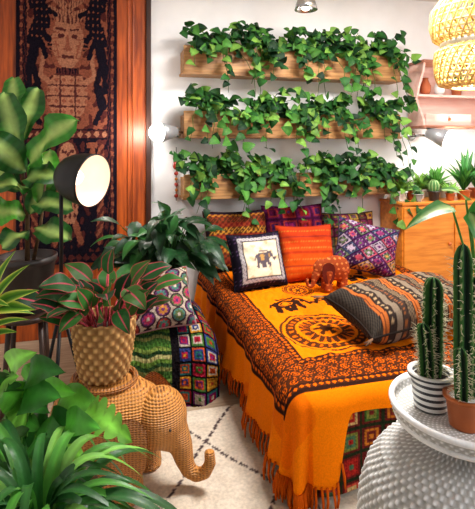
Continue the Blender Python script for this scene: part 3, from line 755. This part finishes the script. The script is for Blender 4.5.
mk('foliage',gl,M_leaf,t)
# ---------------------------------------------------------------- right: cabinet, shelf, pendant
cx0,cx1,cy0,cy1,cz=2.36,3.40,3.48,3.835,.965
t=thing('cabinet','honey-coloured wooden cabinet right of the bed under small plants','cabinet',((cx0+cx1)/2,3.65,0))
mk('body',G().box(cx0+.01,cx1-.01,cy0+.02,cy1,.06,cz-.025,.004),M_cab,t)
mk('top',G().box(cx0,cx1,cy0,cy1,cz-.025,cz,.006),M_cab,t); mk('plinth',G().box(cx0+.03,cx1-.03,cy0+.04,cy1,0,.06,.003),M_dark,t)
for i in range(2):
    xa=cx0+.02+i*.505; dr=mk('door',G().box(xa,xa+.49,cy0+.002,cy0+.02,.08,cz-.04,.005),M_cab,t)
    mk('knob',G().ball((xa+(.44 if i==0 else .05),cy0-.012,.6),.015,14),M_copper,dr)
KN=[('leafy pale green pot plant at the left end of the cabinet','pale',2.43,3.60,M_white,cz),('rosette succulent in terracotta pot on the cabinet','rosette',2.58,3.66,M_terra,cz),('small round cactus in dark pot on the cabinet','cactus',2.72,3.55,M_dpot,cz),('bushy fern in grey pot on the cabinet','fern',2.83,3.70,M_gpot,cz),('upright dark-leaved plant in copper pot on the cabinet','tall',3.04,3.57,M_copper,cz),('rosette succulent in white pot near the cabinet right end','rosette',2.98,3.75,M_white,cz),('long-leaved plant in terracotta pot at the cabinet right end','tall',3.28,3.69,M_terra,cz),
 ('tiny rosette succulent in grey pot at the cabinet front edge','rosette',2.55,3.535,M_gpot,cz),('tiny pale leafy plant in copper pot at the cabinet front edge','pale',2.88,3.54,M_copper,cz),('small upright plant in white pot behind the round cactus','pale',2.70,3.72,M_white,cz),('small fern in terracotta pot inside the pink wall cabinet','fern',3.14,3.775,M_terra,1.910)]
for lab,kd,x,y,m,zz in KN:
    b=V((x,y,zz+.001)); t=thing('potted_plant',lab,'plant',b,'small plants on the cabinet' if zz==cz else None); r=.05 if kd!='tall' else .06; hgt=.085
    if y<3.545: r=.04; hgt=.065
    pot(t,b,r,hgt,m); top=b+V((0,0,hgt*.86)); gl=G()
    if kd=='cactus':
        def fn(u,v):
            th=2*PI*u; p=PI*v-PI/2; rr=.045*(1+.12*cos(10*th)); return top+V((rr*cos(p)*cos(th),rr*cos(p)*sin(th),.05+.06*sin(p)))
        gl.grid(40,14,fn,lambda u,v:C(70,120,60) if cos(20*PI*u)<.5 else C(160,180,120),closeu=True); mk('stem',gl,M_cact,t); continue
    n={'pale':44,'rosette':30,'fern':56,'tall':22}[kd]; q=.7 if y<3.545 or zz!=cz else 1
    for i in range(n):
        a=i*2.4
        if kd=='rosette': el=.1+1.2*i/n; L=.095-.03*i/n; w=.034; c=C(110,150,100)
        elif kd=='pale': el=R.uniform(.1,1.4); L=R.uniform(.09,.2); w=.05; c=C(120,164,70)
        elif kd=='fern': el=R.uniform(.2,1.4); L=R.uniform(.14,.26); w=.05; c=GR2
        else: el=R.uniform(.7,1.5); L=R.uniform(.2,.42); w=.055; c=R.choice((GR1,GR2))
        d=V((cos(a)*cos(el),sin(a)*cos(el)*.8,sin(el))); tip=top+d*L*q
        tip.y=min(tip.y,3.82)
        leaf(gl,top,tip,UP-d*.5+CAMV*.3,w*q,.1,'lance',c,rows=5)
    mk('foliage',gl,M_leafm,t)
ux0,ux1,uy0,uy1,uz0,uz1=2.66,3.45,3.60,3.848,1.60,2.20
t=thing('hanging_cabinet','pale pink open-fronted wall cabinet under the cane pendant','cabinet',((ux0+ux1)/2,3.84,uz0))
mk('back_panel',G().box(ux0+.02,ux1-.02,uy1-.015,uy1,uz0+.02,uz1-.02,.002),M_pink,t)
mk('top_board',G().box(ux0-.02,ux1,uy0-.02,uy1,uz1-.022,uz1,.006),M_cubby,t); mk('bottom_board',G().box(ux0-.02,ux1,uy0-.02,uy1,uz0,uz0+.022,.006),M_cubby,t)
def sidep(xa):
    g=G(); n=24; pr=[]
    for i in range(n+1):
        s=i/n; pr.append((uy0+.01+.11*sin(PI*s)**2*(1 if s<.5 else .8),uz0+.022+(uz1-uz0-.044)*s))
    vs=[];fs=[]
    for x in (xa,xa+.02):
        for y,z in pr: vs.append(V((x,y,z)))
        for y,z in pr: vs.append(V((x,uy1-.016,z)))
    m=n+1
    for i in range(n):
        fs.append((i,i+1,m+i+1,m+i)); fs.append((2*m+i,3*m+i,3*m+i+1,2*m+i+1)); fs.append((i,2*m+i,2*m+i+1,i+1))
    g.add(vs,fs,smooth=False); return g
mk('side_panel',sidep(ux0),M_pink,t,label='curved pink side panel'); mk('side_panel',sidep(ux1-.02),M_pink,t,label='curved pink side panel')
mk('shelf',G().box(ux0+.02,ux1-.02,uy0+.11,uy1-.016,1.89,1.91,.003),M_pink,t)
dr=mk('drawer',G().box(ux0+.04,ux0+.52,uy0+.03,uy0+.2,uz0+.023,1.73,.005),M_pink,t); mk('knob',G().ball((ux0+.28,uy0+.02,1.68),.014,12),M_copper,dr)
for i,(x,m,lab) in enumerate(((2.80,M_terra,'small terracotta jar on the wall cabinet shelf'),(2.95,M_white,'small white vase on the wall cabinet shelf'))):
    b=V((x,3.77,1.911)); mk('jar' if i==0 else 'vase',G().lathe([(.028,b.z),(.045,b.z+.03),(.048,b.z+.08),(.03,b.z+.12),(.022,b.z+.14),(.027,b.z+.155)] ,(b.x,b.y,0),24),m,base=b,label=lab,cat='jar' if i==0 else 'vase')
# pendant
pc=PD(482,40,2.45); zb=PD(482,86,2.45).z; x,y=pc.x,pc.y
t=thing('pendant_lamp','two-tier open woven cream cane pendant lamp hanging at upper right','lamp',(x,y,ZC))
hgt=.54
PR=[(.15,0),(.205,.012),(.222,.06),(.228,.13),(.222,.18),(.190,.205),(.190,.225),(.232,.25),(.248,.31),(.242,.39),(.17,.49),(.06,hgt)]
def prof(s):
    s*=len(PR)-1; i=min(int(s),len(PR)-2); f=s-i; return PR[i][0]*(1-f)+PR[i+1][0]*f,PR[i][1]*(1-f)+PR[i+1][1]*f
g=G(); CN=(C(250,226,160),C(222,180,100))
for k in range(40):
    for sg in (1,-1):
        pts=[]
        for i in range(34):
            s=i/33; r,z=prof(s); th=2*PI*k/40+sg*s*1.5; r+=.003*sg; pts.append((x+r*cos(th),y+r*sin(th),zb+z))
        g.tube(pts,.0052,4,c=CN[k%2],cap=False)
for s in [0]+[i/22 for i in range(1,23)]:
    r,z=prof(s); g.tube([(x+r*cos(2*PI*i/48),y+r*sin(2*PI*i/48),zb+z) for i in range(49)],.0055 if s else .009,5,c=CN[0],cap=False)
mk('shade',g,M_shade,t)
mk('band',G().lathe([(.194,.202),(.201,.205),(.201,.226),(.194,.23)],(x,y,zb),48,cap=False),M_white,t)
mk('cord',G().tube([(x,y,zb+hgt-.03),(x,y,ZC)],.004,8),M_black,t)
mk('bulb',G().ball((x,y,zb+.2),.05,16),M_glow,t)
L=bpy.data.lights.new('bulb_light','POINT'); L.energy=16; L.shadow_soft_size=.06; L.color=(1,.88,.66)
lo=bpy.data.objects.new('bulb_light',L); col.objects.link(lo); lo.parent=t; lo.location=(0,0,zb+.1-ZC)
# ---------------------------------------------------------------- white wicker table with cacti
tc=PD(466,410,1.24); x,y=tc.x,tc.y
t=thing('wicker_table','white wicker side table with round tray top at lower right','table',(x,y,.0135)); z0=.013
mk('base',weave([(.22,0.0),(.245,.02),(.260,.15),(.270,.30),(.274,.42),(.268,.50),(.248,.565),(.212,.615),(.165,.645),(.11,.66),(.085,.675),(.085,.727)],(x,y,z0),420,110,.0050,60,C(150,146,138),(1,1,1)),M_weave,t)
tr=mk('tray',weave([(.01,.0),(.15,.0),(.176,.003),(.185,.010),(.187,.026),(.182,.030),(.177,.018),(.170,.012),(.01,.0115)],(x,y,.741),380,100,.0026,56,C(166,162,154),(1,1,1)),M_weave,t)
mk('rim',G().tube([(x+.185*cos(2*PI*i/60),y+.185*sin(2*PI*i/60),.773) for i in range(61)],.008,8,c=(1,1,1),cap=False),M_weave,tr)
mk('lower_rim',G().tube([(x+.174*cos(2*PI*i/60),y+.174*sin(2*PI*i/60),.739) for i in range(61)],.008,8,c=(1,1,1),cap=False),M_weave,tr)
ztr=.7545
def cactus(g,b,h,r,ribs,lean):
    def fn(u,v):
        th=2*PI*u; s=v; k=r*(1+.36*cos(ribs*th))*(.85+.15*min(1,s*4))*(max(0,1-max(0,(s-.86)/.14)**2))**.5
        c=V(b)+V((lean[0]*s*s,lean[1]*s*s,h*s)); return c+V((k*cos(th),k*sin(th),0))
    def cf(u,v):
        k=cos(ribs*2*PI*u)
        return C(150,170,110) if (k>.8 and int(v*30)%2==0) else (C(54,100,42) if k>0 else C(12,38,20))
    g.grid(ribs*8,60,fn,cf,closeu=True)
def spines(g,b,h,r,ribs,lean):
    for i in range(18):
        s=.04+.9*i/18
        for k in range(ribs):
            th=2*PI*k/ribs; p=V(b)+V((lean[0]*s*s,lean[1]*s*s,h*s))+V((cos(th),sin(th),0))*r*1.3
            for q in range(3):
                d=V((cos(th)+R.uniform(-.7,.7),sin(th)+R.uniform(-.7,.7),R.uniform(-.6,.8)))*.011; g.tube([p,p+d],[.0010,.0004],3,c=C(224,214,180),cap=False)
q=PD(431,406,1.265); b=V((q.x,q.y,ztr)); t=thing('cactus','column cactus in a black and white striped pot on the wicker table','cactus',b)
mst,nt,p=newmat('striped ceramic'); w=nt.nodes.new('ShaderNodeTexWave'); w.bands_direction='Z'; w.inputs['Scale'].default_value=18
nt.links.new(coords(nt),w.inputs['Vector']); rr=nt.nodes.new('ShaderNodeValToRGB'); rr.color_ramp.interpolation='CONSTANT'; rr.color_ramp.elements[0].color=(.02,.02,.025,1); rr.color_ramp.elements[1].color=(.85,.84,.8,1); rr.color_ramp.elements[1].position=.42
nt.links.new(w.outputs['Fac'],rr.inputs[0]); nt.links.new(rr.outputs[0],p.inputs['Base Color']); p.inputs['Roughness'].default_value=.3
pot(t,b,.054,.095,mst,.8)
top=b+V((0,0,.083))
for dx,dy,h,r,ln in ((.004,0,.265,.020,(.004,0)),(-.022,-.012,.15,.015,(-.012,0)),(.022,.012,.20,.016,(.01,.01))):
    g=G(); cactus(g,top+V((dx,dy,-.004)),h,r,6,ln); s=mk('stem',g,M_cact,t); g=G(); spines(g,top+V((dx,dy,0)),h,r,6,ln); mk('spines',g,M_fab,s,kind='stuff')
q=PD(465,426,1.18); b=V((q.x,q.y,ztr)); t=thing('cactus','tall column cactus in a copper pot at the wicker table front','cactus',b)
pot(t,b,.046,.076,M_copper,.82)
mk('pebbles',G().lathe([(.001,.070),(.03,.071),(.039,.066)],b,20,cap=False),M_white,t)
top=b+V((0,0,.064))
for dx,dy,h,r,ln in ((.0,0.004,.39,.018,(.0,0)),(.022,-.006,.31,.015,(.012,0)),(-.018,-.01,.14,.013,(-.004,0))):
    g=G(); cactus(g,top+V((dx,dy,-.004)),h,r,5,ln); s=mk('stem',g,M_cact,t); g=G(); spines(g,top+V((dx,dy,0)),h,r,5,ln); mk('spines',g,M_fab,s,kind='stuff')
b=V((x+.095,y+.065,ztr)); t=thing('alocasia','alocasia with broad pointed pale-veined leaves behind the cacti','plant',b)
pot(t,b,.042,.09,M_white,.8); top=b+V((0,0,.076)); gl=G(); gs=G()
dd=1.28
for bx,by,tx,ty,w in ((452,207,405,230,.07),(466,200,440,190,.06),(478,225,500,180,.08),(470,212,484,262,.07)):
    B=PD(bx,by,dd); gs.tube([top,top+V((0,0,.2)),B],[.004,.0035,.003],6,c=C(90,140,60)); lpx(gl,(bx,by,dd),(tx,ty,dd-.05),w,arch=.1,shape='arrow',c=C(60,130,50),cm=C(170,200,130),rows=8,n=UP+CAMV*.5)
mk('stem',gs,M_stem,t); mk('foliage',gl,M_leaf,t)
# ---------------------------------------------------------------- lights, world, camera
def area(n,loc,rot,e,sx,sy,c=(1,1,1)):
    L=bpy.data.lights.new(n,'AREA'); L.shape='RECTANGLE'; L.size=sx; L.size_y=sy; L.energy=e; L.color=c
    o=bpy.data.objects.new(n,L); col.objects.link(o); o.location=loc; o.rotation_euler=rot
area('ceiling_light',(1.45,2.2,2.76),(0,0,0),106,.8,.7,(1,.98,.95))
area('fill_light',(2.3,-.9,2.3),(math.radians(66),0,math.radians(14)),44,1.4,1.1,(.97,.98,1))  # added fill lamp, unseen behind the camera; no window stands there
w=bpy.data.worlds.new('world'); bpy.context.scene.world=w; w.use_nodes=True
w.node_tree.nodes['Background'].inputs[0].default_value=(.95,.96,1,1); w.node_tree.nodes['Background'].inputs[1].default_value=.18
cd=bpy.data.cameras.new('camera'); cam=bpy.data.objects.new('camera',cd); col.objects.link(cam)
cam.location=(0,0,H); cam.rotation_euler=(PI/2,0,-A); cd.sensor_fit='HORIZONTAL'; cd.sensor_width=36; cd.lens=36*F/475; cd.shift_y=-(254.5-HY)/475.0; cd.clip_start=.05
bpy.context.scene.camera=cam
bpy.context.scene.view_settings.view_transform='Standard'
